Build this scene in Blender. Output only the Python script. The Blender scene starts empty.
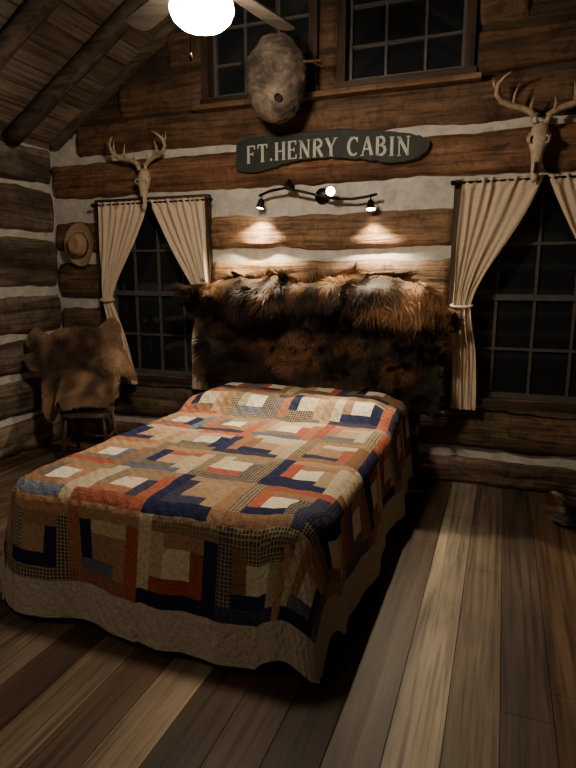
import bpy, math, random
from mathutils import Vector, Matrix, noise
random.seed(7)
R = random.random
def nz(x,y=0,z=0): return noise.noise(Vector((x,y,z)))
def ss(a,b,x):
    t=max(0,min(1,(x-a)/(b-a))); return t*t*(3-2*t)
def lerp(a,b,t): return a+(b-a)*t

# ---------------------------------------------------------------- materials
def newmat(name):
    m=bpy.data.materials.new(name); m.use_nodes=True
    nt=m.node_tree; b=nt.nodes['Principled BSDF']
    return m,nt,b
def mixrgb(nt,mode,a,b,fac=1.0):
    n=nt.nodes.new('ShaderNodeMix'); n.data_type='RGBA'; n.blend_type=mode
    for inp,v in ((6,a),(7,b),(0,fac)):
        if isinstance(v,(tuple,list)): n.inputs[inp].default_value=(*v[:3],1)
        elif isinstance(v,(int,float)): n.inputs[inp].default_value=v
        else: nt.links.new(v,n.inputs[inp])
    return n.outputs[2]
def ramp(nt,src,stops):
    n=nt.nodes.new('ShaderNodeValToRGB'); e=n.color_ramp.elements
    while len(e)<len(stops): e.new(.5)
    for el,(p,c) in zip(e,stops):
        el.position=p; el.color=(*c,1)
    nt.links.new(src,n.inputs[0]); return n.outputs[0]
def noisen(nt,vec,scale,detail=6,rough=.6,dist=0):
    n=nt.nodes.new('ShaderNodeTexNoise'); n.inputs['Scale'].default_value=scale
    n.inputs['Detail'].default_value=detail; n.inputs['Roughness'].default_value=rough
    n.inputs['Distortion'].default_value=dist
    if vec: nt.links.new(vec,n.inputs['Vector'])
    return n.outputs[0]
def coords(nt,scale=(1,1,1),kind='Object'):
    tc=nt.nodes.new('ShaderNodeTexCoord'); mp=nt.nodes.new('ShaderNodeMapping')
    mp.inputs['Scale'].default_value=scale
    nt.links.new(tc.outputs[kind],mp.inputs[0]); return mp.outputs[0]
def bumpn(nt,b,h,strength=.4,dist=.02):
    n=nt.nodes.new('ShaderNodeBump'); n.inputs['Strength'].default_value=strength
    n.inputs['Distance'].default_value=dist
    nt.links.new(h,n.inputs['Height']); nt.links.new(n.outputs[0],b.inputs['Normal'])
def attr(nt,name='Col'):
    n=nt.nodes.new('ShaderNodeAttribute'); n.attribute_name=name; return n.outputs['Color']
def wood(name,axis,c1,c2,rough=.7,scale=9,stretch=.07,bump=.5,usecol=True,spec=.3,dist=.01,adze=0):
    m,nt,b=newmat(name)
    sc=[1,1,1]; sc[axis]=stretch
    v=coords(nt,sc)
    n1=noisen(nt,v,scale,10,.7,.8)
    sc2=[1,1,1]; sc2[axis]=.35
    n2=noisen(nt,coords(nt,sc2),2.5,5,.6,.3)
    sc3=[1,1,1]; sc3[axis]=stretch*.5
    n3=noisen(nt,coords(nt,sc3),scale*4,6,.6,0)
    col=ramp(nt,n1,[(.3,c1),(.7,c2)])
    col=mixrgb(nt,'MULTIPLY',col,ramp(nt,n2,[(.3,(.55,.55,.55)),(.7,(1.25,1.25,1.25))]))
    col=mixrgb(nt,'MULTIPLY',col,ramp(nt,n3,[(.36,(.45,.42,.4)),(.52,(1,1,1))]))
    mx=mixrgb(nt,'MIX',n1,n3,.5)
    if adze:
        sc4=[.8,.8,.8]; sc4[axis]=1.1
        n4=noisen(nt,coords(nt,sc4),8,6,.7,1.2)
        col=mixrgb(nt,'MULTIPLY',col,ramp(nt,n4,[(.34,(.58,.55,.52)),(.5,(1,1,1)),(.75,(1.25,1.22,1.16))]))
        mx=mixrgb(nt,'MIX',mx,n4,.25)
    if usecol: col=mixrgb(nt,'MULTIPLY',col,attr(nt))
    nt.links.new(col,b.inputs['Base Color'])
    b.inputs['Roughness'].default_value=rough
    b.inputs['Specular IOR Level'].default_value=spec
    bumpn(nt,b,mx,bump,dist)
    return m
def plain(name,c,rough=.6,metal=0,nscale=None,var=.3,bump=0,emis=None,estr=0,spec=.5,usecol=False):
    m,nt,b=newmat(name)
    b.inputs['Roughness'].default_value=rough; b.inputs['Metallic'].default_value=metal
    b.inputs['Specular IOR Level'].default_value=spec
    b.inputs['Base Color'].default_value=(*c,1)
    src=None
    if nscale:
        n=noisen(nt,coords(nt),nscale,8,.65,.3)
        src=ramp(nt,n,[(.3,tuple(x*(1-var) for x in c)),(.7,tuple(min(1,x*(1+var)) for x in c))])
        if bump: bumpn(nt,b,n,bump,.01)
    if usecol:
        src=mixrgb(nt,'MULTIPLY',src if src else c,attr(nt))
    if src: nt.links.new(src,b.inputs['Base Color'])
    if emis:
        b.inputs['Emission Color'].default_value=(*emis,1); b.inputs['Emission Strength'].default_value=estr
    return m

M_logx=wood('log_wood_x',0,(.055,.036,.025),(.29,.20,.133),.7,9,.09,1.0,dist=.03,adze=1)
M_logy=wood('log_wood_y',1,(.05,.040,.032),(.26,.21,.165),.75,9,.09,1.0,dist=.03,adze=1)
M_chink=plain('chinking',(.53,.50,.45),.9,nscale=9,var=.28,bump=.7)
M_floor=wood('floor_wood',1,(.31,.29,.27),(1.0,.95,.89),.5,10,.05,.25,spec=.35,dist=.004)
M_ceil=wood('ceiling_wood',1,(.105,.08,.06),(.28,.225,.17),.8,8,.07,.5)
M_raft=wood('rafter_wood',0,(.03,.023,.018),(.12,.09,.064),.8,8,.1,.6)
M_trimx=wood('trim_wood',0,(.028,.018,.012),(.09,.056,.036),.6,10,.1,.4,usecol=False)
M_trimz=wood('trim_wood_v',2,(.025,.016,.011),(.08,.05,.032),.6,10,.1,.4,usecol=False)
M_muntin=plain('muntin_paint',(.085,.077,.072),.5,nscale=20)
M_glass=plain('night_glass',(.012,.015,.018),.05,spec=.6)
M_curt=plain('curtain_cloth',(.60,.48,.355),.95,nscale=60,var=.12,bump=.15)
M_black=plain('black_metal',(.02,.018,.017),.4,metal=.8,nscale=30)
M_bone=plain('bone',(.46,.37,.26),.6,nscale=18,var=.35,bump=.2)
M_antler=plain('antler_horn',(.36,.27,.175),.5,nscale=25,var=.4,bump=.3)
M_dark=plain('dark_cavity',(.015,.012,.01),.9)
M_straw=plain('straw',(.36,.24,.145),.8,nscale=70,var=.3,bump=.5)
M_band=plain('hat_band',(.06,.035,.02),.7)
M_chairw=wood('chair_wood',2,(.04,.026,.018),(.11,.07,.045),.45,12,.12,.3,usecol=False)
M_bedw=wood('bed_wood',0,(.05,.03,.02),(.14,.085,.05),.5,10,.1,.3,usecol=False)
M_matt=plain('mattress_cloth',(.5,.48,.45),.9,nscale=40)

# ---------------------------------------------------------------- mesh builder
class MB:
    def __init__(s): s.v=[];s.f=[];s.m=[];s.c=[];s.sm=[];s.M=Matrix.Identity(4);s.col=(1,1,1)
    def V(s,p,c=None):
        s.v.append(tuple(s.M@Vector(p))); s.c.append(c or s.col); return len(s.v)-1
    def F(s,idx,mat=0,sm=False): s.f.append(tuple(idx)); s.m.append(mat); s.sm.append(sm)
    def box(s,x0,x1,y0,y1,z0,z1,mat=0,T=None):
        T=T or Matrix.Identity(4)
        ids=[s.V(T@Vector(p)) for p in ((x0,y0,z0),(x1,y0,z0),(x1,y1,z0),(x0,y1,z0),(x0,y0,z1),(x1,y0,z1),(x1,y1,z1),(x0,y1,z1))]
        for q in ((3,2,1,0),(4,5,6,7),(0,1,5,4),(1,2,6,5),(2,3,7,6),(3,0,4,7)): s.F([ids[i] for i in q],mat)
    def tube(s,pts,rad,n=10,mat=0,sy=1.0,T=None):
        T=T or Matrix.Identity(4)
        pts=[T@Vector(p) for p in pts]
        if not isinstance(rad,(list,tuple)): rad=[rad]*len(pts)
        up=Vector((0,0,1)); d0=(pts[1]-pts[0]).normalized()
        if abs(d0.dot(up))>.9: up=Vector((0,1,0))
        a=d0.cross(up).normalized(); prev=None
        for i,p in enumerate(pts):
            d=(pts[min(i+1,len(pts)-1)]-pts[max(i-1,0)]).normalized()
            a=(a-d*a.dot(d)).normalized(); b=d.cross(a)
            ring=[s.V(p+(a*math.cos(2*math.pi*k/n)+b*math.sin(2*math.pi*k/n)*sy)*rad[i]) for k in range(n)]
            if prev:
                for k in range(n): s.F((prev[k],prev[(k+1)%n],ring[(k+1)%n],ring[k]),mat,True)
            else: s.F(ring[::-1],mat)
            prev=ring
        s.F(prev,mat)
    def lathe(s,prof,T,n=32,mat=0,sx=1,sy=1,fn=None):
        prev=None
        for r,z in prof:
            ring=[]
            for k in range(n):
                a=2*math.pi*k/n; p=Vector((r*math.cos(a)*sx,r*math.sin(a)*sy,z))
                if fn: p=fn(p)
                ring.append(s.V(T@p))
            if prev:
                for k in range(n): s.F((prev[k],prev[(k+1)%n],ring[(k+1)%n],ring[k]),mat,True)
            prev=ring
    def obj(s,name,mats,parent=None,bevel=0,solid=0,sub=0):
        me=bpy.data.meshes.new(name); me.from_pydata(s.v,[],s.f)
        for m in mats: me.materials.append(m)
        me.polygons.foreach_set('material_index',s.m)
        me.polygons.foreach_set('use_smooth',s.sm)
        ca=me.color_attributes.new('Col','FLOAT_COLOR','POINT')
        fl=[]
        for c in s.c: fl+= [c[0],c[1],c[2],1]
        ca.data.foreach_set('color',fl)
        me.update()
        o=bpy.data.objects.new(name,me); bpy.context.scene.collection.objects.link(o)
        if solid:
            md=o.modifiers.new('s','SOLIDIFY'); md.thickness=solid; md.offset=0
        if bevel:
            md=o.modifiers.new('b','BEVEL'); md.width=bevel; md.segments=2; md.limit_method='ANGLE'
        if sub:
            md=o.modifiers.new('ss','SUBSURF'); md.levels=sub; md.render_levels=sub
        if parent: o.parent=parent
        return o
def empty(name,loc=(0,0,0)):
    e=bpy.data.objects.new(name,None); e.location=loc; e.empty_display_size=.1
    bpy.context.scene.collection.objects.link(e); return e
def child(o,e):
    o.parent=e; o.matrix_parent_inverse=Matrix.Translation(e.location).inverted()
    return o

# ---------------------------------------------------------------- room dims
XL,XR,YB,YF=-4.15,1.39,4.6,-1.6
XC=-1.38; WT=2.82; SL=.64
def roofz(x): return WT+SL*(min(x-XL,XR-x))
ZR=roofz(XC)
WL=(-3.54,-2.50,.70,2.26); WR=(-.32,.76,.70,2.26)
UL=(-2.40,-1.52,3.08,3.92); UR=(-1.24,-.36,3.08,3.92)
WINS=[WL,WR,UL,UR]

def log(mb,l0,l1,z0,z1,place,bulge=.05,seed=0,mat=0,tint=(1,1,1)):
    n=max(3,int((l1-l0)/.035)); K=12
    pr=None
    for i in range(n+1):
        l=lerp(l0,l1,i/n); ring=[]
        ez0=z0+.026*nz(l*2.2,seed,1)+.014*nz(l*9,seed,4)-.010; ez1=z1+.026*nz(l*2.2,seed,2)+.014*nz(l*9,seed,5)+.010
        for k in range(K):
            t=k/(K-1); z=lerp(ez0,ez1,t)
            d=bulge*(1-abs(2*t-1)**5)*.9+.016*nz(l*3,z*7,seed)+.011*nz(l*9,z*20,seed)
            if k in(0,K-1): d=-.03
            if i in(0,n): d=min(d,-.03)
            g=1+.6*nz(l*1.2,z*6,seed+9)+.35*nz(l*5,z*6,seed+2)
            w=.6*nz(l*.8,z*3,seed+19)
            ring.append(mb.V(place(l,z,d),(tint[0]*g*(1+w*.15),tint[1]*g,tint[2]*g*(1-w*.35))))
        if pr:
            for k in range(K-1): mb.F((pr[k],ring[k],ring[k+1],pr[k+1]),mat,True)
        pr=ring
def intervals(x0,x1,z0,z1,wins,pad=.0):
    segs=[(x0,x1)]
    for w in wins:
        if z1<=w[2]-pad+.005 or z0>=w[3]+pad-.005: continue
        ns=[]
        for a,b in segs:
            if w[1]+pad<=a or w[0]-pad>=b: ns.append((a,b)); continue
            if w[0]-pad>a: ns.append((a,w[0]-pad))
            if w[1]+pad<b: ns.append((w[1]+pad,b))
        segs=ns
    return segs
# back wall
mb=MB()
zs=sorted(set([i*.1 for i in range(0,46)]+[w[2] for w in WINS]+[w[3] for w in WINS]+[WT]))
for a,b in zip(zs,zs[1:]):
    if b-a<1e-6: continue
    zm=b
    x0,x1=XL,XR
    if zm>WT: x0=XL+(zm-WT)/SL; x1=XR-(zm-WT)/SL
    if x1<=x0: continue
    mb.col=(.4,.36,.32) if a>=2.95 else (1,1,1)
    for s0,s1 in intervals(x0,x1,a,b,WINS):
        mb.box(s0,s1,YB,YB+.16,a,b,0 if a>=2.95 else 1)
mb.col=(1,1,1)
LOGS=[(.0,.21),(.29,.61),(.67,.97),(1.03,1.33),(1.42,1.77),(1.86,2.14),(2.36,2.67),(2.725,3.02),(3.04,3.33),(3.36,3.66),(3.69,3.98),(4.01,4.28)]
for i,(a,b) in enumerate(LOGS):
    zm=b; x0,x1=XL+.01,XR-.01
    if zm>WT: x0=XL+(zm-WT)/SL+.02; x1=XR-(zm-WT)/SL-.02
    g=.8+.45*R()
    t=(g,g*(.93+.1*R()),g*(.88+.15*R()))
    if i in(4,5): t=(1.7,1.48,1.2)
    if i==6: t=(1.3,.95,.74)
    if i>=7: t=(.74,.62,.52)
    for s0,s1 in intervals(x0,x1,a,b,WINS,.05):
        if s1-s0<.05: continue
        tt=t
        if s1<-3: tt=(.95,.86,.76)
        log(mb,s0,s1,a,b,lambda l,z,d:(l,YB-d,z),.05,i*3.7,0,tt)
mb.obj('wall_back',[M_logx,M_chink])
def sidewall(name,x,sgn,seed):
    mb=MB(); mb.box(min(x,x-sgn*.16),max(x,x-sgn*.16),YF,YB+.16,0,WT,1)
    for i,(a,b) in enumerate([(.0,.32),(.36,.69),(.75,1.06),(1.11,1.47),(1.53,2.00),(2.04,2.44),(2.47,2.81)]):
        g=.75+.45*R()
        log(mb,YF+.01,YB-.02,a,b,lambda l,z,d:(x+sgn*d,l,z),.05,i*5.1+seed,0,(g,g*.95,g*.90))
    return mb.obj(name,[M_logy,M_chink])
sidewall('wall_left',XL,1,3); sidewall('wall_right',XR,-1,33)
mb=MB(); mb.box(XL-.16,XR+.16,YF-.16,YF,0,WT,1)
for i in range(20):
    a=WT+i*.1; b=a+.1
    x0=XL+(b-WT)/SL; x1=XR-(b-WT)/SL
    if x1>x0: mb.box(x0,x1,YF-.16,YF,a,b,1)
for i,(a,b) in enumerate(LOGS):
    x0,x1=XL+.06,XR-.06
    if b>WT: x0=XL+(b-WT)/SL+.02; x1=XR-(b-WT)/SL-.02
    log(mb,x0,x1,a,b,lambda l,z,d:(l,YF+d,z),.05,i*2.7+50,0,(.8,.75,.7))
mb.obj('wall_front',[M_logx,M_chink])

# floor planks
mb=MB(); edges=[-1.05+.19*k for k in range(-17,14)]
edges=[e for e in edges if XL<e<XR]; edges=[XL]+edges+[XR]
pal=[(.175,.105,.062),(.20,.155,.115),(.13,.08,.05),(.175,.135,.10),(.24,.17,.112),(.155,.10,.064),(.20,.12,.07)]
fixed={-1.24:(.46,.355,.235),-1.05:(.092,.056,.036),-.86:(.11,.068,.044),-.67:(.068,.044,.030),-.48:(.095,.062,.041),-.29:(.33,.285,.215),-.10:(.165,.13,.096),.09:(.125,.092,.07),.28:(.17,.105,.064),.47:(.15,.095,.06),-1.43:(.135,.084,.053),-1.62:(.21,.155,.105),-1.81:(.115,.07,.043)}  # plank tones; bed shadow and lit strip beside it partly painted in
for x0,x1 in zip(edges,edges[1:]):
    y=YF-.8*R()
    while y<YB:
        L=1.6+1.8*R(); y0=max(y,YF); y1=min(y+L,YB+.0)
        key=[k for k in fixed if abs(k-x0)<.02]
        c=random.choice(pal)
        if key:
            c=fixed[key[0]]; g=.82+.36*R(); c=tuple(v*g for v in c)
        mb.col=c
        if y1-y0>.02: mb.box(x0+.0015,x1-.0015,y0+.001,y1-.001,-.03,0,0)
        y+=L
mb.col=(.01,.008,.006); mb.box(XL-.1,XR+.1,YF-.1,YB+.1,-.06,-.012,0)
mb.obj('floor',[M_floor],bevel=0)

# ceiling
mb=MB(); L=math.hypot(XC-XL,ZR-WT); ang=math.atan(SL); w=.19
for side in(0,1):
    n=int(L/w)+1
    for i in range(n):
        a=i*w-.02; b=min((i+1)*w-.004,L)
        g=.7+.6*R(); 
        y=YF
        while y<YB:
            y2=min(YB,y+1.5+2*R()); g2=g*(.8+.4*R()); mb.col=(g2,g2*.98,g2*.95)
            if side==0: T=Matrix.Translation((XL,0,WT))@Matrix.Rotation(-ang,4,'Y')
            else: T=Matrix.Translation((XR,0,WT))@Matrix.Rotation(math.pi,4,'Z')@Matrix.Rotation(-ang,4,'Y')
            if side==0: mb.box(a,b,y+.002,y2-.002,.0,.025,0,T)
            else: mb.box(a,b,-y2+.002,-y-.002,.0,.025,0,T)
            y=y2
mb.obj('ceiling',[M_ceil])
mb=MB()
for side in(0,1):
    if side==0: T=Matrix.Translation((XL,0,WT))@Matrix.Rotation(-ang,4,'Y')
    else: T=Matrix.Translation((XR,0,WT))@Matrix.Rotation(math.pi,4,'Z')@Matrix.Rotation(-ang,4,'Y')
    sg=1 if side==0 else -1
    mb.box(-.2,L,min(sg*(YF-.2),sg*(YB+.2)),max(sg*(YF-.2),sg*(YB+.2)),.03,.06,0,T)
mb.obj('roof_deck',[M_raft])
for ry in (4.05,3.40,2.75,2.1,1.45,.8,.15,-.5,-1.15):
    mb=MB()
    for side in(0,1):
        pts=[];rr=[]
        for i in range(19):
            l=.1+(L-.12)*i/18
            x=XL+l*math.cos(ang); z=WT+l*math.sin(ang)-.08
            if side: x=XR-l*math.cos(ang)
            pts.append((x,ry+.015*nz(l*2,ry,side),z+.012*nz(l*2,ry,side+4)))
            rr.append(.075+.008*nz(l*3,ry,side+8))
        mb.tube(pts,rr,8,0)
    mb.obj('rafter',[M_raft])
mb=MB(); mb.col=(1.6,1.5,1.4)
for side in(0,1):
    if side==0: T=Matrix.Translation((XL,0,WT))@Matrix.Rotation(-ang,4,'Y')
    else: T=Matrix.Translation((XR,0,WT))@Matrix.Rotation(math.pi,4,'Z')@Matrix.Rotation(-ang,4,'Y')
    if side==0: mb.box(.08,L-.02,YB-.075,YB-.005,-.07,-.005,0,T)
    else: mb.box(.08,L-.02,-YB+.005,-YB+.075,-.07,-.005,0,T)
mb.obj('trim_1',[M_raft])
mb=MB(); mb.col=(1.0,.82,.66); mb.box(-2.52,-.24,YB-.14,YB-.045,2.985,3.025,0); mb.obj('trim_2',[M_logx],bevel=.004)

# windows
def window(name,w,cols,rows,case=.07,rail=None):
    x0,x1,z0,z1=w; mb=MB(); y0=YB-.07
    mb.box(x0-case,x1+case,y0,YB+.1,z1-.005,z1+case,0)
    mb.box(x0-case-.02,x1+case+.02,y0-.0,YB+.1,z0-.05,z0+.01,0)
    mb.box(x0-case,x0+.005,y0,YB+.1,z0+.01,z1-.005,1)
    mb.box(x1-.005,x1+case,y0,YB+.1,z0+.01,z1-.005,1)
    f=.035; yg=YB+.06
    mb.box(x0+.005,x0+f,yg-.03,yg+.01,z0+.01,z1-.005,3); mb.box(x1-f,x1-.005,yg-.03,yg+.01,z0+.01,z1-.005,3)
    mb.box(x0+f,x1-f,yg-.03,yg+.01,z0+.01,z0+.05,3); mb.box(x0+f,x1-f,yg-.03,yg+.01,z1-.045,z1-.005,3)
    if rail: mb.box(x0+f,x1-f,yg-.035,yg+.01,rail-.022,rail+.022,3)
    for i in range(1,cols):
        x=lerp(x0,x1,i/cols); mb.box(x-.010,x+.010,yg-.02,yg+.005,z0+.05,z1-.045,3)
    for j in range(1,rows):
        z=lerp(z0,z1,j/rows)
        if rail and abs(z-rail)<.05: continue
        mb.box(x0+f,x1-f,yg-.019,yg+.004,z-.010,z+.010,3)
    mb.box(x0+.01,x1-.01,yg,yg+.006,z0+.02,z1-.01,2)
    return mb.obj(name,[M_trimx,M_trimz,M_glass,M_muntin])
window('window_1',WL,4,4,rail=1.48); window('window_2',WR,4,4,rail=1.48)
window('window_3',UL,3,3,.06); window('window_4',UR,3,3,.06)

# curtains
def curtain_set(x0,x1,zr,wtie,drift=(0,0)):
    yc=YB-.125
    mb=MB(); mb.tube([(x0-.05,yc,zr),(x1+.05,yc,zr)],.008,10)
    for x in(x0-.02,x1+.02): mb.tube([(x,yc,zr),(x,YB-.072,zr)],.006,8)
    mb.lathe([(0,-.02),(.014,-.014),(.018,0),(.014,.014),(0,.02)],Matrix.Translation((x0-.06,yc,zr)),12)
    mb.lathe([(0,-.02),(.014,-.014),(.018,0),(.014,.014),(0,.02)],Matrix.Translation((x1+.06,yc,zr)),12)
    mb.obj('curtain_rod',[M_black])
    xm=(x0+x1)/2
    for side in(0,1):
        mb=MB(); NU,NV=90,60
        outer=x0-.0 if side==0 else x1+.0
        sg=1 if side==0 else -1
        ztop=zr+.022; ztie=1.42; zb=.63
        grid=[]; ph=[R()*6 for _ in range(4)]
        for j in range(NV+1):
            z=lerp(ztop,zb,j/NV); row=[]
            if z>ztie:
                t=(ztop-z)/(ztop-ztie)
                width=lerp(abs(xm-outer)-.01,wtie, ss(0,1,t)*.35+(1-(1-t)**1.5)*.65)
                shift=-.02*t
            else:
                t2=(ztie-z)/(ztie-zb); width=wtie+.05*ss(0,.5,t2); shift=-.02+.03*t2+drift[side]*t2
            for i in range(NU+1):
                u=i/NU
                zz=z
                if z>ztie:
                    t=(ztop-z)/(ztop-ztie)
                    zz=z-.12*u*math.sin(math.pi*min(1,t))*.6
                x=outer+sg*(width*u+shift)
                amp=.015 if z>ztie else .018
                near=abs(z-ztie); amp*=(.55+.45*min(1,near/.12))
                top=ss(ztop-.25,ztop,z)
                y=yc+amp*((.55+.45*top)*math.sin(u*math.pi*2*7+1.2*math.sin(u*5+ph[0])+.8*math.sin(z*2+ph[1]))+.5*math.sin(u*math.pi*2*3.3+ph[2]+z))+.004*math.sin(u*41+z*4+ph[3])
                if abs(z-zr)<.02: y=yc+.013*math.sin(u*math.pi*2*10)
                row.append(mb.V((x+.004*math.sin(z*9+u*20),y,zz)))
            grid.append(row)
        for j in range(NV):
            for i in range(NU): mb.F((grid[j][i],grid[j][i+1],grid[j+1][i+1],grid[j+1][i]),0,True)
        a,b=sorted((outer-sg*.03,outer+sg*(wtie-.005)))
        pts=[]
        for k in range(13):
            an=2*math.pi*k/12
            pts.append(((a+b)/2+(b-a)/2*math.cos(an),yc+.032*math.sin(an),ztie+.01*math.sin(an)))
        mb.tube(pts,.010,8,0)
        mb.obj('curtain',[M_curt])
curtain_set(-3.53,-2.43,2.275,.12,(.14,0)); curtain_set(-.335,.78,2.30,.13)

# ---------------------------------------------------------------- bed
BX=-1.435; YFt=1.98; BH=.65
bed=empty('bed',(BX,3.15,0))
mb=MB()
mb.box(BX-.73,BX+.72,YFt+.12,4.25,.36,.60,0); mb.box(BX-.73,BX+.72,YFt+.12,4.25,.16,.35,0)
child(mb.obj('mattress',[M_matt],bevel=.06),bed)
mb=MB()
for x in(BX-.66,BX+.65):
    for y in(2.24,4.15): mb.box(x-.035,x+.035,y-.035,y+.035,0,.16)
mb.box(BX-.70,BX+.69,2.18,2.22,.10,.16); mb.box(BX-.71,BX-.68,2.18,4.3,.10,.16); mb.box(BX+.67,BX+.70,2.18,4.3,.10,.16)
child(mb.obj('bed_frame',[M_bedw]),bed)
mb=MB()
mb.box(BX-.80,BX+.80,4.43,4.47,.35,1.50); 
for x in(BX-.84,BX+.84): mb.box(x-.04,x+.04,4.41,4.49,0,1.55)
mb.box(BX-.88,BX+.88,4.41,4.49,1.50,1.56)
child(mb.obj('headboard',[M_bedw],bevel=.006),bed)
for sx in(-1,1):
    mb=MB()
    mb.lathe([(0,-.06),(.8,-.05),(.97,-.02),(1,0),(.97,.02),(.8,.05),(0,.06)],Matrix.Translation((BX+sx*.36,3.98,.675)),32,0,.32,.22)
    child(mb.obj('pillow',[M_matt]),bed)
def ztop(x,y):
    b=.115*ss(3.55,3.80,y)*(1-.15*math.exp(-((x-BX)/.06)**2))*(1-.5*ss(.6,.78,abs(x-BX)))
    return BH+b+.009*nz(x*4,y*4,2)+.007*nz(x*12,y*12,5)
U=.065; SUB=4; c=U/SUB
NXu,NYu=42,43
Ttop=.585
def drape(s,t):
    W=.81; r=.085; RC=.15 if s>0 else .05
    I=r+RC
    du=max(0,abs(s)-(W-I)); dv=max(0,(Ttop+I)-t)
    bs=max(-(W-I),min(W-I,s)); by=YFt+max(t,Ttop+I)-Ttop
    d=math.hypot(du,dv); bx=BX+bs
    if d<1e-9: return (bx,by,ztop(bx,by))
    s2=2*du*dv/(d*d); th=math.atan2(dv,du)
    dx,dy=(1 if s>0 else -1)*du/d,-dv/d
    d*=1-.22*s2
    if d<RC:
        return (bx+dx*d,by+dy*d,ztop(bx+dx*d,by+dy*d))
    zt=ztop(bx+dx*RC,by+dy*RC)
    d-=RC
    d0=math.pi*r/2
    if d<d0:
        out=r*math.sin(d/r); down=r*(1-math.cos(d/r))
    else:
        rt=ss(0,.6,bs)
        k=.13+.04*rt*abs(dy)+.03*s2; e=d-d0; out=r+e*k; down=r+e*math.sqrt(1-k*k)
        amp=.026*min(1,e/.35)
        out+=amp*math.sin(bx*8+by*7.5+th*5*(1 if s>0 else 1.2))+.03*min(1,e/.3)*nz(bx*5,by*5,th*3)
        down+=.015*nz(bx*2,by*2,7)+.02*rt*abs(dy)
    z=zt-down
    if z<.02:
        out+=(.02-z)*.6; z=.02+.004*R()
    # keep a smooth transition between the left and right corner radii along the foot
    out+=RC
    return (bx+dx*out,by+dy*out,z)
navy=((.020,.025,.066),0)
fabD=[navy,navy,((.026,.03,.066),.12),((.34,.085,.055),0),((.30,.08,.05),.15),((.21,.115,.065),.1),((.095,.115,.17),.2),((.045,.038,.038),1),((.29,.11,.06),.3),navy,((.05,.045,.06),.7)]
fabL=[((.40,.28,.165),.1),((.44,.35,.22),.5),((.30,.175,.10),.2),((.34,.195,.115),0),((.44,.38,.27),.15),((.09,.075,.06),1),((.33,.18,.10),.3),((.49,.41,.29),.4),((.36,.10,.06),.1),((.25,.17,.105),.5),((.38,.27,.17),.25)]
cen=[((.68,.60,.46),0),((.62,.52,.38),.1),((.66,.60,.48),0),((.38,.24,.15),.1)]
rr=random.Random(21); fcache={}
def fab(i,j):
    if i<3 or i>=NXu-3 or j<3: return ((.46,.405,.325),0)
    bi,ui=divmod(i-3,6); bj,vj=divmod(j-3,6)
    ring=min(ui,vj,5-ui,5-vj)
    if ring==2: key=(bi,bj,'c'); side=-1
    else:
        q=ring
        if vj==q and ui<5-q: side=0
        elif ui==5-q and vj<5-q: side=1
        elif vj==5-q and ui>q: side=2
        else: side=3
        key=(bi,bj,ring,side)
    if key not in fcache:
        if side<0: f=rr.choice(cen)
        else:
            dark=side in((0,1) if (bi+bj)%2 else (0,3))
            f=rr.choice(fabD if dark else fabL)
        g=.8+.4*rr.random()
        fcache[key]=(tuple(v*g for v in f[0]),f[1])
    return fcache[key]
nx,ny=NXu*SUB,NYu*SUB
verts=[];uvs=[]
for j in range(ny+1):
    for i in range(nx+1):
        s=(i-nx/2)*c; t=j*c
        verts.append(drape(s,t)); uvs.append((i*c,t))
faces=[];fc=[];fp=[]
for j in range(ny):
    for i in range(nx):
        a=j*(nx+1)+i; faces.append((a,a+1,a+nx+2,a+nx+1))
        col,p=fab(i//SUB,j//SUB)
        if i==0 or i==nx-1 or j==0: col,p=(.02,.02,.03),0
        fc.append(col); fp.append(p)
me=bpy.data.meshes.new('quilt'); me.from_pydata(verts,[],faces)
me.uv_layers.new(name='UVMap'); me.color_attributes.new('Col','FLOAT_COLOR','CORNER'); me.color_attributes.new('Pat','FLOAT_COLOR','CORNER')
lc=[];lp=[];lu=[]
for p in me.polygons:
    for li in p.loop_indices:
        lu+=list(uvs[me.loops[li].vertex_index]); cc_=fc[p.index]; v=fp[p.index]
        lc+=[cc_[0],cc_[1],cc_[2],1]; lp+=[v,v,v,1]
me.uv_layers['UVMap'].data.foreach_set('uv',lu)
me.color_attributes['Col'].data.foreach_set('color',lc)
me.color_attributes['Pat'].data.foreach_set('color',lp)
me.polygons.foreach_set('use_smooth',[True]*len(me.polygons)); me.update()
m,nt,b=newmat('quilt_cloth')
col=attr(nt,'Col'); uv=coords(nt,(1,1,1),'UV')
def wave(dirn,scale):
    w=nt.nodes.new('ShaderNodeTexWave'); w.wave_type='BANDS'; w.bands_direction=dirn; w.inputs['Scale'].default_value=scale
    nt.links.new(uv,w.inputs['Vector']); return w.outputs[1]
wx,wy=wave('X',18),wave('Y',18)
mxm=nt.nodes.new('ShaderNodeMath'); mxm.operation='MAXIMUM'; nt.links.new(wx,mxm.inputs[0]); nt.links.new(wy,mxm.inputs[1])
pl=ramp(nt,mxm.outputs[0],[(.80,(.0,.0,.0)),(.92,(1,1,1))])
pc=mixrgb(nt,'MIX',col,(.46,.36,.22),pl)
facm=nt.nodes.new('ShaderNodeMath'); facm.operation='MULTIPLY'
nt.links.new(attr(nt,'Pat'),facm.inputs[0]); facm.inputs[1].default_value=.8
col2=mixrgb(nt,'MIX',col,pc,facm.outputs[0])
nn=noisen(nt,uv,60,6,.7)
col2=mixrgb(nt,'MULTIPLY',col2,ramp(nt,nn,[(.3,(.66,.66,.66)),(.7,(1.22,1.22,1.22))]))
nt.links.new(col2,b.inputs['Base Color']); b.inputs['Roughness'].default_value=.95; b.inputs['Specular IOR Level'].default_value=.1
wd=wave('DIAGONAL',9)
n2=noisen(nt,uv,22,5,.6,.5)
h=mixrgb(nt,'MIX',wd,n2,.86)
bumpn(nt,b,h,1.0,.022)
me.materials.append(m)
q=bpy.data.objects.new('quilt',me); bpy.context.scene.collection.objects.link(q)
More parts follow.
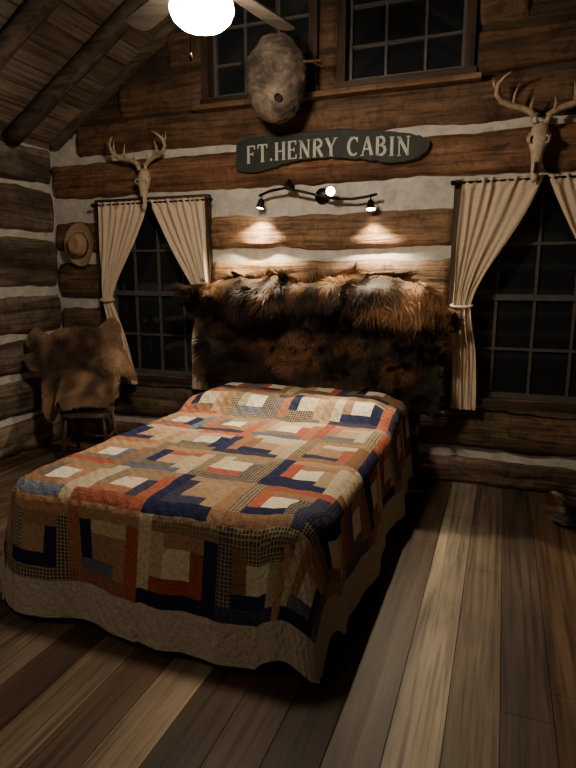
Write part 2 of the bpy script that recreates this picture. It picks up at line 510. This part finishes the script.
md=q.modifiers.new('s','SOLIDIFY'); md.thickness=.012; md.offset=1
child(q,bed)

# ---------------------------------------------------------------- fur helper
def furmat(name,spec=.12):
    m,nt,b=newmat(name); nt.links.new(attr(nt),b.inputs['Base Color'])
    b.inputs['Roughness'].default_value=.6; b.inputs['Specular IOR Level'].default_value=spec; return m
M_fur=furmat('animal_fur',.12); 
def resample(poly,N):
    P=[Vector((*p,0)) for p in poly]; n=len(P)
    dense=[]
    for i in range(n):
        p0,p1,p2,p3=P[i-1],P[i],P[(i+1)%n],P[(i+2)%n]
        for k in range(16):
            t=k/16
            dense.append(.5*((2*p1)+(p2-p0)*t+(2*p0-5*p1+4*p2-p3)*t*t+(3*p1-p0-3*p2+p3)*t**3))
    d=[0]
    for i in range(len(dense)): d.append(d[-1]+(dense[(i+1)%len(dense)]-dense[i]).length)
    out=[];j=0
    for k in range(N):
        L=d[-1]*k/N
        while d[j+1]<L: j+=1
        f=(L-d[j])/max(1e-9,d[j+1]-d[j]); out.append(dense[j].lerp(dense[(j+1)%len(dense)],f))
    return out
def hide(mb,poly,cen,fn,colfn,rings=26,N=160,edge=.0):
    B=resample(poly,N); C=Vector((*cen,0)); prev=None
    c0=mb.V(fn(C.x,C.y),colfn(C.x,C.y))
    for r in range(1,rings+1):
        row=[]
        for k in range(N):
            f=r/rings; p=C.lerp(B[k],f)
            if edge and r==rings:
                p=p+ (p-C).normalized()*edge*nz(k*.9,3,1)
            row.append(mb.V(fn(p.x,p.y),colfn(p.x,p.y)))
        for k in range(N):
            if prev is None: mb.F((c0,row[(k+1)%N],row[k]),0,True)
            else: mb.F((prev[k],prev[(k+1)%N],row[(k+1)%N],row[k]),0,True)
        prev=row
    return B
def blades(mb,n,poly,cen,fn,nrm,dirfn,lenfn,colfn,w=.004,mat=0):
    B=resample(poly,200); C=Vector((*cen,0))
    A=[]
    tot=0
    for k in range(200):
        a=abs((B[k]-C).cross(B[(k+1)%200]-C).z); tot+=a; A.append(tot)
    import bisect
    for _ in range(n):
        k=min(199,bisect.bisect(A,R()*tot)); r=math.sqrt(R()); t=R()
        p2=C.lerp(B[k].lerp(B[(k+1)%200],t),r*1.0)
        p=Vector(fn(p2.x,p2.y)); d=dirfn(p2.x,p2.y).normalized(); L=lenfn(p2.x,p2.y)*(.6+.8*R())
        n_=nrm(p2.x,p2.y)
        s=d.cross(n_).normalized()*w*(.7+.6*R())
        d=(d+s.normalized()*.7*(R()-.5)+n_*.35*(R()-.2)).normalized()
        g=.5+1.0*R(); cc=tuple(v*g for v in colfn(p2.x,p2.y)); cd=tuple(v*.45 for v in cc)
        m1=p+d*L*.5+n_*L*.12; tip=p+d*L-n_*L*.05
        a=mb.V(p-s,cd); b=mb.V(p+s,cd); c_=mb.V(m1+s*.8,cc); e=mb.V(m1-s*.8,cc); f=mb.V(tip,tuple(v*1.3 for v in cc))
        mb.F((a,b,c_,e),mat,True); mb.F((e,c_,f),mat,True)
# bison hide over headboard
HP=[(-2.27,1.60),(-2.1,1.64),(-1.95,1.625),(-1.75,1.645),(-1.6,1.60),(-1.40,1.60),(-1.2,1.655),(-1.05,1.63),(-.9,1.65),(-.7,1.615),(-.55,1.58),(-.46,1.50),(-.34,1.38),(-.30,1.27),(-.42,1.20),(-.39,1.08),(-.43,.95),(-.39,.82),(-.42,.70),(-.43,.58),(-.55,.64),(-.9,.66),(-1.4,.66),(-1.9,.66),(-2.2,.68),(-2.36,.78),(-2.37,.9),(-2.42,1.05),(-2.36,1.25),(-2.46,1.33),(-2.57,1.44),(-2.55,1.54),(-2.4,1.57)]
def hfn(x,z):
    y=4.362-.07*(nz(x*2.2,z*2.5,3)+.5)-.06*nz(x*5,z*5,8)-.025*nz(x*13,z*13,5)
    y+=.13*ss(1.54,1.64,z)
    e=max(0,abs(x-BX)-.9); y+=e*.10
    y-=.10*ss(1.25,1.46,z)*(1-ss(1.53,1.64,z))
    return (x,min(y,4.47 if z>1.58 else 4.395),z)
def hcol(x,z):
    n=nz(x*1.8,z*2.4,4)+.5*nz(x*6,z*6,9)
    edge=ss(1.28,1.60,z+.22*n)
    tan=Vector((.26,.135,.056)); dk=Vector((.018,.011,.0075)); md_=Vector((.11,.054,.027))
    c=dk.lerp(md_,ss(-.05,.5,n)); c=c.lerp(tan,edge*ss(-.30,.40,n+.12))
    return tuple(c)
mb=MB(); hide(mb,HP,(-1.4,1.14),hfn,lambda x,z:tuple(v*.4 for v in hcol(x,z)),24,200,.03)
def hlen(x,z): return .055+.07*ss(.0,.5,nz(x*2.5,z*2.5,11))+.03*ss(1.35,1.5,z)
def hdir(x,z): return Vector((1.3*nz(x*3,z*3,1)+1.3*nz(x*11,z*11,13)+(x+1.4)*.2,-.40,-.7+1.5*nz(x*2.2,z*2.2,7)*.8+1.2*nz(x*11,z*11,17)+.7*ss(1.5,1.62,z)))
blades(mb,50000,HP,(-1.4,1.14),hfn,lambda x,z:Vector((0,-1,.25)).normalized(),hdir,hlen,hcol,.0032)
# ragged fringe around the outline
HB=resample(HP,1500)
for k,pp in enumerate(HB):
    for rep in range(4):
        q0=Vector((-1.4,1.14,0)).lerp(pp,.97+.03*R()); p=Vector(hfn(q0.x,q0.y)); o_=(pp-Vector((-1.4,1.14,0))).normalized()
        d=Vector((o_.x*(1.0+nz(k*.05,1,2)),-.25+.3*R(),o_.y*.8-.45*(1 if o_.y<.5 else .1)+.8*nz(k*.07,4,rep*.3))).normalized()
        L=(.045+.05*max(0,nz(k*.03,7,7))*2)*(.5+R()); s_=d.cross(Vector((0,-1,0))).normalized()*.003
        g=.5+R(); cc=tuple(v*g for v in hcol(q0.x,q0.y))
        a=mb.V(p-s_,tuple(v*.5 for v in cc)); b_=mb.V(p+s_,tuple(v*.5 for v in cc)); e_=mb.V(p+d*L,cc); mb.F((a,b_,e_),0,True)
mb.obj('bison_hide',[M_fur])

# fur rug on the floor
RP=[(.44,4.30),(.50,4.12),(.40,4.0),(.52,3.92),(.75,4.0),(1.0,3.88),(1.2,3.95),(1.14,4.12),(1.18,4.32),(1.0,4.42),(.7,4.40)]
def rfn(x,y): 
    return (x,y,.012+.08*ss(.58,.44,x)*ss(4.02,4.2,y)+.015*(1+nz(x*5,y*5,2)))
def rcol(x,y):
    e=ss(.54,.46,x); return tuple(Vector((.05,.035,.026)).lerp(Vector((.33,.27,.2)),e*.8))
mb=MB(); hide(mb,RP,(.82,4.17),rfn,lambda x,y:tuple(v*.6 for v in rcol(x,y)),14,100)
blades(mb,7000,RP,(.82,4.17),rfn,lambda x,y:Vector((0,0,1)),lambda x,y:Vector((x-.82,y-4.17-.1,.15)),lambda x,y:.04,rcol,.003)
mb.obj('fur_rug',[M_fur])

# ---------------------------------------------------------------- chair with hide
fv=Vector((.40,-.917,0)); rv=Vector((.917,.40,0)); CC=Vector((-3.45,4.08,0))
T=Matrix((( rv.x,fv.x,0,CC.x),(rv.y,fv.y,0,CC.y),(0,0,1,0),(0,0,0,1)))
mb=MB()
mb.M=T
N=28; top=[];bot=[]
for k in range(N):
    a=2*math.pi*k/N; ca_,sa=math.cos(a),math.sin(a)
    x=.22*math.copysign(abs(ca_)**.55,ca_); y=.20*math.copysign(abs(sa)**.55,sa)
    x*=1+.08*(y/.2)
    top.append(mb.V((x,y,.455))); bot.append(mb.V((x*.97,y*.97,.42)))
ct=mb.V((0,0,.445))
for k in range(N):
    mb.F((top[k],top[(k+1)%N],ct)); mb.F((top[k],bot[k],bot[(k+1)%N],top[(k+1)%N]),0,True)
mb.F(bot)
for sx in(-1,1):
    mb.tube([(sx*.16,.14,.43),(sx*.18,.165,.22),(sx*.20,.19,0)],[.016,.022,.014],10)
    mb.tube([(sx*.16,-.15,.43),(sx*.175,-.18,.22),(sx*.185,-.21,0)],[.016,.021,.014],10)
    mb.tube([(sx*.175,.16,.20),(sx*.172,-.175,.20)],[.010,.010],8)
    mb.tube([(sx*.18,-.17,.44),(sx*.19,-.20,.75),(sx*.20,-.235,1.10)],[.016,.017,.012],10)
mb.tube([(-.175,.0,.20),(.175,0,.20)],.010,8)
mb.tube([(-.185,.178,.13),(.185,.178,.13)],.010,8)
for z,h in((1.02,.05),(.82,.035)):
    for k in range(8):
        x0=-.2+.05*k
        yy=lambda x: -.205-(z-.75)*.085-.025*(1-(x/.2)**2)
        mb.box(x0,x0+.05,yy(x0+.025)-.008,yy(x0+.025)+.008,z-h,z+h)
for k in range(5):
    x=-.12+.06*k; mb.tube([(x,-.175,.44),(x,-.235,.99)],.007,8)
mb.obj('wooden_chair',[M_chairw],bevel=0)
KP=[(-.56,1.05),(-.47,1.19),(-.38,1.11),(-.27,1.17),(-.12,1.18),(.02,1.16),(.10,1.20),(.20,1.27),(.27,1.19),(.27,1.05),(.34,.92),(.43,.72),(.36,.72),(.29,.78),(.27,.66),(.26,.56),(.15,.50),(.0,.52),(-.17,.50),(-.24,.60),(-.29,.60),(-.30,.45),(-.35,.32),(-.41,.43),(-.42,.66),(-.42,.76),(-.52,.82),(-.57,.93),(-.49,.97)]
def kfn(s,z):
    d=-.11-.08*ss(.6,1.15,z)+.06*nz(s*3.5,z*3,2)+.034*math.sin(s*15+z*6+2*nz(s*3,z*2,8))*ss(1.22,.8,z)+.02*nz(s*9,z*7,4)
    d+=.24*ss(.80,.5,z)*(1-ss(.24,.3,abs(s)))
    d+=.07*ss(.25,.45,abs(s))
    return tuple(T@Vector((s,d,z)))
def kcol(s,z):
    n=nz(s*3,z*3,5)+.6*nz(s*9,z*9,6)
    e=ss(.22,.44,abs(s+.06))+ss(.68,.48,z)+.7*ss(1.05,1.2,z)
    c=Vector((.045,.027,.018)).lerp(Vector((.25,.155,.095)),min(1,max(0,.05+1.1*n+.6*e)))
    return tuple(c)
mb=MB(); hide(mb,KP,(-.06,.90),kfn,kcol,40,220,.015)
nrmk=(T.to_3x3()@Vector((0,1,.1))).normalized()
blades(mb,16000,KP,(-.06,.90),kfn,lambda s,z:nrmk,lambda s,z:T.to_3x3()@Vector((.9*nz(s*4,z*4,3)+s,.15,-.8)),lambda s,z:.022,kcol,.0018)
mb.obj('deer_hide',[M_fur],solid=0)

# ---------------------------------------------------------------- hat
mb=MB()
TH=Matrix.Translation((-3.79,4.525,1.93))@Matrix.Rotation(math.radians(90),4,'X')
def hb(p):
    q=p.copy(); r=math.hypot(p.x,p.y)
    if r>.095: q.z+=.9*(abs(p.x)**2)*1.2-.0
    return q
prof=[(.165,.012),(.15,.004),(.12,.0),(.092,.002),(.088,.03),(.082,.07),(.072,.100),(.055,.112),(.03,.102),(.0,.095)]
mb.lathe(prof,TH,40,0,1.0,1.22,hb)
mb.lathe([(.093,.004),(.0925,.03),(.0905,.031)],TH,40,1,1.0,1.22)
mb.obj('straw_hat',[M_straw,M_band],solid=.004)

# ---------------------------------------------------------------- antler skulls
def antlers(x,z,s=1.0,rot=0,hz=1.0):
    mb=MB(); mb.M=Matrix.Translation((x,YB-.14,z))@Matrix.Rotation(rot,4,'Y')@Matrix.Scale(s,4)
    rings=[(.07,.012,.02,.03),(.065,.035,.035,.03),(.03,.052,.05,.025),(-.01,.058,.055,.015),(-.05,.066,.052,.005),(-.09,.058,.046,0),(-.13,.042,.04,-.005),(-.19,.032,.033,-.012),(-.25,.027,.026,-.02),(-.30,.024,.02,-.026),(-.325,.012,.010,-.03)]
    prev=None; n=20
    for zz,hx,hy,yo in rings:
        ring=[mb.V((hx*math.cos(2*math.pi*k/n),yo+hy*math.sin(2*math.pi*k/n),zz)) for k in range(n)]
        if prev:
            for k in range(n): mb.F((prev[k],ring[k],ring[(k+1)%n],prev[(k+1)%n]),0,True)
        else: mb.F(ring,0)
        prev=ring
    mb.F(prev[::-1],0)
    H=lambda z: .10+(z-.10)*hz
    for sx in(-1,1):
        To=Matrix.Translation((sx*.050,-.030,-.055))@Matrix.Rotation(sx*math.radians(-50),4,'Z')@Matrix.Rotation(math.radians(90),4,'X')
        mb.lathe([(.016,-.01),(.026,.0),(.028,.008),(.024,.013),(.019,.009)],To,18,0)
        mb.lathe([(.0,.006),(.010,.007),(.020,.0085)],To,18,2)
        mb.tube([(sx*.032,-.01,.05),(sx*.045,-.01,.10)],[.018,.016],12)
        mb.tube([(sx*.043,-.01,.092),(sx*.050,-.01,.108)],[.026,.026],14,1)
        mb.tube([(sx*.062,-.01,-.07),(sx*.07,.0,-.04),(sx*.06,.02,-.0)],[.008,.009,.008],8)
        beam=[(.048,-.01,.10),(.075,.0,.135),(.13,.0,.165),(.20,-.02,.185),(.265,-.055,.215),(.30,-.11,.265),(.295,-.17,.325),(.26,-.22,.37),(.22,-.25,.40)]
        mb.tube([(sx*a,b*.55,H(c_)) for a,b,c_ in beam],[.022,.0215,.021,.020,.019,.0165,.013,.010,.003],12,1)
        for base,mid,tip,r in(((.07,.0,.13),(.075,-.05,.18),(.065,-.06,.235),.012),((.185,-.02,.18),(.185,-.04,.26),(.165,-.05,.345),.014),((.27,-.06,.22),(.29,-.07,.30),(.275,-.08,.385),.013),((.30,-.13,.29),(.325,-.13,.34),(.33,-.14,.39),.010)):
            mb.tube([(sx*p[0],p[1]*.55,H(p[2])) for p in(base,mid,tip)],[r,r*.75,.002],10,1)
    mb.tube([(0,-.052,-.20),(0,-.052,-.27)],[.010,.012],10,2)
    mb.tube([(0,.03,0),(0,.075,0)],.02,10,0)
    mb.obj('deer_skull_mount',[M_bone,M_antler,M_dark])
antlers(-3.02,2.50,.90,math.radians(-2),.85); antlers(.16,2.60,1.02,math.radians(3),.80)

# ---------------------------------------------------------------- sign
out=[(-2.13,2.495),(-2.14,2.60),(-2.12,2.72),(-1.95,2.75),(-1.78,2.735),(-1.6,2.75),(-1.45,2.74),(-1.3,2.755),(-1.1,2.73),(-.85,2.70),(-.66,2.655),(-.58,2.60),(-.60,2.535),(-.68,2.49),(-.85,2.475),(-1.0,2.50),(-1.2,2.53),(-1.4,2.545),(-1.6,2.54),(-1.8,2.505),(-1.95,2.48)]
ol=[(p.x,p.y) for p in resample(out,140)]
ol=[(x,z+.010*nz(x*22,z*22)+.005*nz(x*60,z*60)) for x,z in ol]
mb=MB(); y0,y1=4.505,4.53
fr=[mb.V((x,y0,lerp(z,2.61,.06))) for x,z in ol]
md1=[mb.V((x,y0+.01,z)) for x,z in ol]; bk=[mb.V((x,y1,z)) for x,z in ol]; n=len(ol)
mb.F(fr[::-1],0)
for k in range(n):
    k2=(k+1)%n
    mb.F((fr[k],fr[k2],md1[k2],md1[k]),1); mb.F((md1[k],md1[k2],bk[k2],bk[k]),1)
mb.F(bk,1)
TK,TN=.16,.075
def stroke(mb,p,q,w,ox,oz,sc,wd):
    a=Vector((p[0]*wd,p[1])); b=Vector((q[0]*wd,q[1])); d=(b-a).normalized(); nn_=Vector((-d.y,d.x))*w/2
    pts=[a-nn_,b-nn_,b+nn_,a+nn_]
    f=[mb.V((ox+v.x*sc,y0-.004,oz+v.y*sc),(1,1,1)) for v in pts]
    g=[mb.V((ox+v.x*sc,y0+.002,oz+v.y*sc),(1,1,1)) for v in pts]
    mb.F(f,2)
    for k in range(4): mb.F((f[k],g[k],g[(k+1)%4],f[(k+1)%4]),2)
def arc(cx,cz,rx,rz,a0,a1,n=8): return [(cx+rx*math.cos(math.radians(lerp(a0,a1,k/n))),cz+rz*math.sin(math.radians(lerp(a0,a1,k/n)))) for k in range(n+1)]
G={}
def ser(x,z,w=.2): return ((x-w/2,z),(x+w/2,z),.05)
G['F']=(.62,[((.15,0),(.15,1),TK),((.15,.97),(.9,.97),TN),((.15,.52),(.7,.52),TN),((.9,.99),(.9,.78),.06),((.7,.62),(.7,.42),.06),ser(.15,.02,.4)])
G['T']=(.72,[((.5,0),(.5,1),TK),((.03,.97),(.97,.97),TN),((.04,.99),(.04,.78),.06),((.96,.99),(.96,.78),.06),ser(.5,.02,.4)])
G['.']=(.22,[((.3,.07),(.8,.07),.13)])
G['H']=(.78,[((.17,0),(.17,1),TK),((.83,0),(.83,1),TK),((.17,.5),(.83,.5),TN),ser(.17,.02,.34),ser(.83,.02,.34),ser(.17,.98,.34),ser(.83,.98,.34)])
G['E']=(.64,[((.17,0),(.17,1),TK),((.05,.97),(.9,.97),TN),((.17,.52),(.7,.52),TN),((.05,.03),(.93,.03),TN),((.9,.99),(.9,.78),.06),((.93,0),(.93,.24),.06),((.7,.62),(.7,.42),.06)])
G['N']=(.80,[((.15,0),(.15,1),TN),((.85,0),(.85,1),TN),((.14,.97),(.86,.03),TK),ser(.15,.02,.3),ser(.85,.98,.3),ser(.1,.98,.3)])
ra=arc(.45,.75,.38,.22,90,-90)
G['R']=(.72,[((.17,0),(.17,1),TK),((.05,.97),(.45,.97),TN),((.17,.53),(.45,.53),TN),((.45,.53),(.92,.0),TK),ser(.17,.02,.36),ser(.92,.02,.22)]+[(ra[i],ra[i+1],.14) for i in range(8)])
G['Y']=(.76,[((.5,0),(.5,.48),TK),((.5,.45),(.1,1),TK),((.5,.45),(.9,1),TN),ser(.5,.02,.36),ser(.1,.98,.32),ser(.9,.98,.3)])
ca2=arc(.56,.5,.44,.47,50,310,14)
G['C']=(.76,[(ca2[i],ca2[i+1],(.1 if i<3 or i>10 else .16)) for i in range(14)]+[((.88,.98),(.88,.72),.06)])
G['A']=(.78,[((.1,0),(.5,1),TN),((.5,1),(.9,0),TK),((.25,.35),(.75,.35),TN),ser(.1,.02,.3),ser(.9,.02,.34)])
rb=arc(.45,.76,.34,.21,90,-90); rc=arc(.48,.285,.4,.255,90,-90)
G['B']=(.70,[((.17,0),(.17,1),TK),((.05,.97),(.45,.97),TN),((.17,.54),(.48,.54),TN),((.05,.03),(.48,.03),TN)]+[(rb[i],rb[i+1],.14) for i in range(8)]+[(rc[i],rc[i+1],.15) for i in range(8)])
G['I']=(.36,[((.5,0),(.5,1),TK),ser(.5,.02,.9),ser(.5,.98,.9)])
G[' ']=(.38,[])
txt='FT.HENRY CABIN'; sc=.135
tw=sum(G[ch][0]+.17 for ch in txt)-.17; X0,X1=-2.04,-.72; k=(X1-X0)/(tw*sc)
cx=X0
for ch in txt:
    wd,st=G[ch]; u=(cx-X0)/(X1-X0)
    bz=2.545+.06*u*(1-u)*1.6-.035*u
    for p,q_,w in st: stroke(mb,p,q_,w,cx,bz,sc,wd*k)
    cx+=(wd+.17)*sc*k
M_sign=plain('sign_board',(.016,.022,.018),.7,nscale=12,var=.5,bump=.3)
M_signe=plain('sign_edge',(.06,.055,.042),.8,nscale=20)
M_signt=plain('sign_paint',(.50,.50,.42),.6,nscale=25,var=.2)
mb.obj('cabin_name_sign',[M_sign,M_signe,M_signt])

# ---------------------------------------------------------------- wall track light
tl=empty('wall_track_light',(-1.42,4.55,2.26))
mb=MB()
mb.lathe([(0,.0),(.06,.0),(.065,.008),(.06,.022),(.02,.03),(0,.03)],Matrix.Translation((-1.42,4.60,2.27))@Matrix.Rotation(math.radians(90),4,'X'),24)
mb.tube([(-1.42,4.575,2.27),(-1.42,4.50,2.265)],.012,10)
bar=[(-1.93,4.49,2.285),(-1.83,4.475,2.315),(-1.7,4.465,2.33),(-1.56,4.475,2.30),(-1.42,4.49,2.262),(-1.28,4.50,2.235),(-1.15,4.495,2.225),(-1.04,4.485,2.235),(-.95,4.48,2.25)]
mb.tube(bar,.011,10)
M_bulb=plain('bulb',(1,1,1),.3,emis=(1,.90,.74),estr=60)
heads=[(-1.90,4.48,2.285,Vector((-.15,-.12,-1)),1),(-1.60,4.475,2.305,Vector((-.5,-.35,.45)),0),(-1.32,4.495,2.300,Vector((.25,-1,-.25)),1),(-1.0,4.482,2.235,Vector((.1,-.30,-1)),1)]
lamps=[]
for x,y,z,d,on in heads:
    d=d.normalized(); qt=Vector((0,0,1)).rotation_difference(d).to_matrix().to_4x4()
    mb.tube([(x,y,z),Vector((x,y,z))+d*.03],.006,8)
    if z>2.29 and on: mb.tube([(x,y,2.245),(x,y,z)],.006,8)
    Tm=Matrix.Translation(Vector((x,y,z))+d*.03)@qt
    mb.lathe([(0,0),(.018,.0),(.024,.012),(.027,.03),(.036,.07),(.038,.075),(.035,.075),(.024,.04)],Tm,20)
    mb.lathe([(0,.074),(.014,.074),(.026,.072),(.034,.069)],Tm,20,1 if on else 0)
    if on: lamps.append((Vector((x,y,z))+d*.118,d))
child(mb.obj('track_bar',[M_black,M_bulb]),tl)
for i,(p,d) in enumerate(lamps):
    l=bpy.data.lights.new('spot','SPOT'); l.energy=(170,50,170)[i]; l.color=(1,.80,.54); l.spot_size=math.radians((115,90,115)[i]); l.spot_blend=.85; l.shadow_soft_size=.015
    o=bpy.data.objects.new('spot_%d'%i,l); bpy.context.scene.collection.objects.link(o)
    o.location=p; dd=Vector((d.x*.6,-.16,-1)) if i!=1 else Vector((.15,-.9,-1)); o.rotation_euler=dd.to_track_quat('-Z','Y').to_euler(); child(o,tl)

# ---------------------------------------------------------------- hornet nest
nest=empty('hornet_nest',(-1.66,4.2,3.05)); mb=MB()
NU,NV=72,70; grid=[]
for j in range(NV+1):
    ph=math.pi*j/NV; row=[]
    for i in range(NU):
        a=2*math.pi*i/NU
        rr_=max(0.0,math.sin(ph)); zz=math.cos(ph)
        w=.228*(1-.10*zz*-1 if zz<0 else 1-.02*zz)
        rr_=rr_**.8
        p=Vector((w*rr_*math.cos(a),w*.92*rr_*math.sin(a),.295*zz))
        layer=(p.z*17+2.2*nz(p.x*6,p.y*6,p.z*5))%1.0
        s_=1+.08*nz(p.x*7,p.y*7,p.z*7)+.06*nz(p.x*16,p.y*16,p.z*16)+.03*(layer-.5)
        g=.5+.4*layer+.9*nz(p.x*8,p.y*8,p.z*8+4)
        g=max(.22,g)
        row.append(mb.V((-1.66+p.x*s_,4.2+p.y*s_,3.05+p.z*s_),(g,g*.92,g*.83)))
    grid.append(row)
for j in range(NV):
    for i in range(NU): mb.F((grid[j][i],grid[j+1][i],grid[j+1][(i+1)%NU],grid[j][(i+1)%NU]),0,True)
mb.lathe([(.0,.0),(.022,.002),(.03,.012),(.024,.02)],Matrix.Translation((-1.58,4.035,2.88))@Matrix.Rotation(math.radians(120),4,'X'),16,1)
M_nest=plain('nest_paper',(.14,.115,.095),.9,nscale=22,var=.5,bump=.9,usecol=True)
child(mb.obj('nest_body',[M_nest,M_dark]),nest)
mb=MB(); br=[(-1.95,4.22,3.20),(-1.75,4.2,3.16),(-1.5,4.2,3.15),(-1.32,4.17,3.13),(-1.26,4.14,3.16)]
mb.tube(br,[.012,.014,.012,.009,.004],8); mb.tube([(-1.38,4.18,3.137),(-1.31,4.16,3.09),(-1.27,4.15,3.085)],[.007,.005,.002],8)
mb.tube([(-1.66,4.2,3.2),(-1.66,4.2,3.75),(-1.62,4.08,ZR-.25)],.004,6)
child(mb.obj('branch',[M_trimx]),nest)

# ---------------------------------------------------------------- ceiling fan
FX,FY=-1.40,2.60
fan=empty('ceiling_fan',(FX,FY,3.0)); mb=MB(); T0=Matrix.Translation((FX,FY,0))
mb.tube([(FX,FY,3.15),(FX,FY,ZR-.15)],.013,12)
mb.lathe([(0,ZR-.28),(.05,ZR-.27),(.07,ZR-.16),(.07,ZR-.14)],T0,24)
mb.lathe([(0,2.93),(.06,2.93),(.085,2.95),(.09,2.98),(.12,3.0),(.13,3.04),(.13,3.10),(.10,3.14),(.03,3.17),(0,3.17)],T0,32)
for a in (77,149,221,293,5):
    Tb=T0@Matrix.Rotation(math.radians(a),4,'Z')@Matrix.Translation((0,0,3.0))@Matrix.Rotation(math.radians(10),4,'X')
    mb.box(.11,.26,-.018,.018,-.006,.002,0,Tb)
    outl=[(.22,-.045),(.24,-.055),(.5,-.066),(.66,-.07),(.71,-.06),(.735,-.03),(.74,0),(.735,.03),(.71,.06),(.66,.07),(.5,.066),(.24,.055),(.22,.045)]
    tp=[mb.V(Tb@Vector((x,y,.010))) for x,y in outl]; bt=[mb.V(Tb@Vector((x,y,.002))) for x,y in outl]
    mb.F(tp,1); mb.F(bt[::-1],1)
    for k in range(len(outl)): k2=(k+1)%len(outl); mb.F((tp[k],bt[k],bt[k2],tp[k2]),1)
M_blade=wood('fan_blade',0,(.02,.016,.013),(.05,.04,.033),.5,10,.15,.1,usecol=False)
child(mb.obj('fan_body',[M_black,M_blade]),fan)
mb=MB()
mb.lathe([(.075,2.93),(.11,2.915),(.145,2.88),(.15,2.85),(.135,2.81),(.10,2.78),(.05,2.762),(0,2.758)],T0,32)
M_globe=plain('globe_glass',(1,1,1),.3,emis=(1,.83,.62),estr=190)
child(mb.obj('light_bowl',[M_globe]),fan)
mb=MB()
mb.tube([(FX+.03,FY-.17,2.93),(FX+.03,FY-.17,2.60)],.0022,6); mb.tube([(FX,FY-.08,2.945),(FX+.03,FY-.17,2.93)],.003,6)
mb.lathe([(0,-.02),(.007,-.012),(.008,0),(.004,.015),(0,.018)],Matrix.Translation((FX+.03,FY-.17,2.59)),12)
child(mb.obj('pull_chain',[M_black]),fan)

# added pendant, unseen behind the camera, put in to light the bed foot
pd=empty('added_fill_lamp',(-2.3,-.6,2.7)); mb=MB(); T1=Matrix.Translation((-2.3,-.6,0))
mb.tube([(-2.3,-.6,2.74),(-2.3,-.6,roofz(-2.3)-.03)],.006,8)
mb.lathe([(.02,2.78),(.05,2.76),(.13,2.66),(.16,2.60),(.155,2.60),(.12,2.66),(.04,2.75)],T1,32)
mb.lathe([(0,2.72),(.03,2.70),(.045,2.66),(.04,2.625),(.02,2.605),(0,2.60)],T1,24,1)
child(mb.obj('fill_lamp_shade',[M_black,plain('fill_lamp_bulb',(1,1,1),.3,emis=(1,.82,.60),estr=560)]),pd)

# ---------------------------------------------------------------- world & camera
w=bpy.data.worlds.new('night'); bpy.context.scene.world=w; w.use_nodes=True
w.node_tree.nodes['Background'].inputs[0].default_value=(.02,.03,.05,1); w.node_tree.nodes['Background'].inputs[1].default_value=.1
cam=bpy.data.cameras.new('camera'); co=bpy.data.objects.new('camera',cam); bpy.context.scene.collection.objects.link(co)
co.location=(0,0,1.63); co.rotation_euler=(math.radians(90-10.63),0,math.radians(20.5))
cam.sensor_fit='VERTICAL'; cam.sensor_height=32; cam.lens=570/768*32; cam.clip_start=.02
bpy.context.scene.camera=co
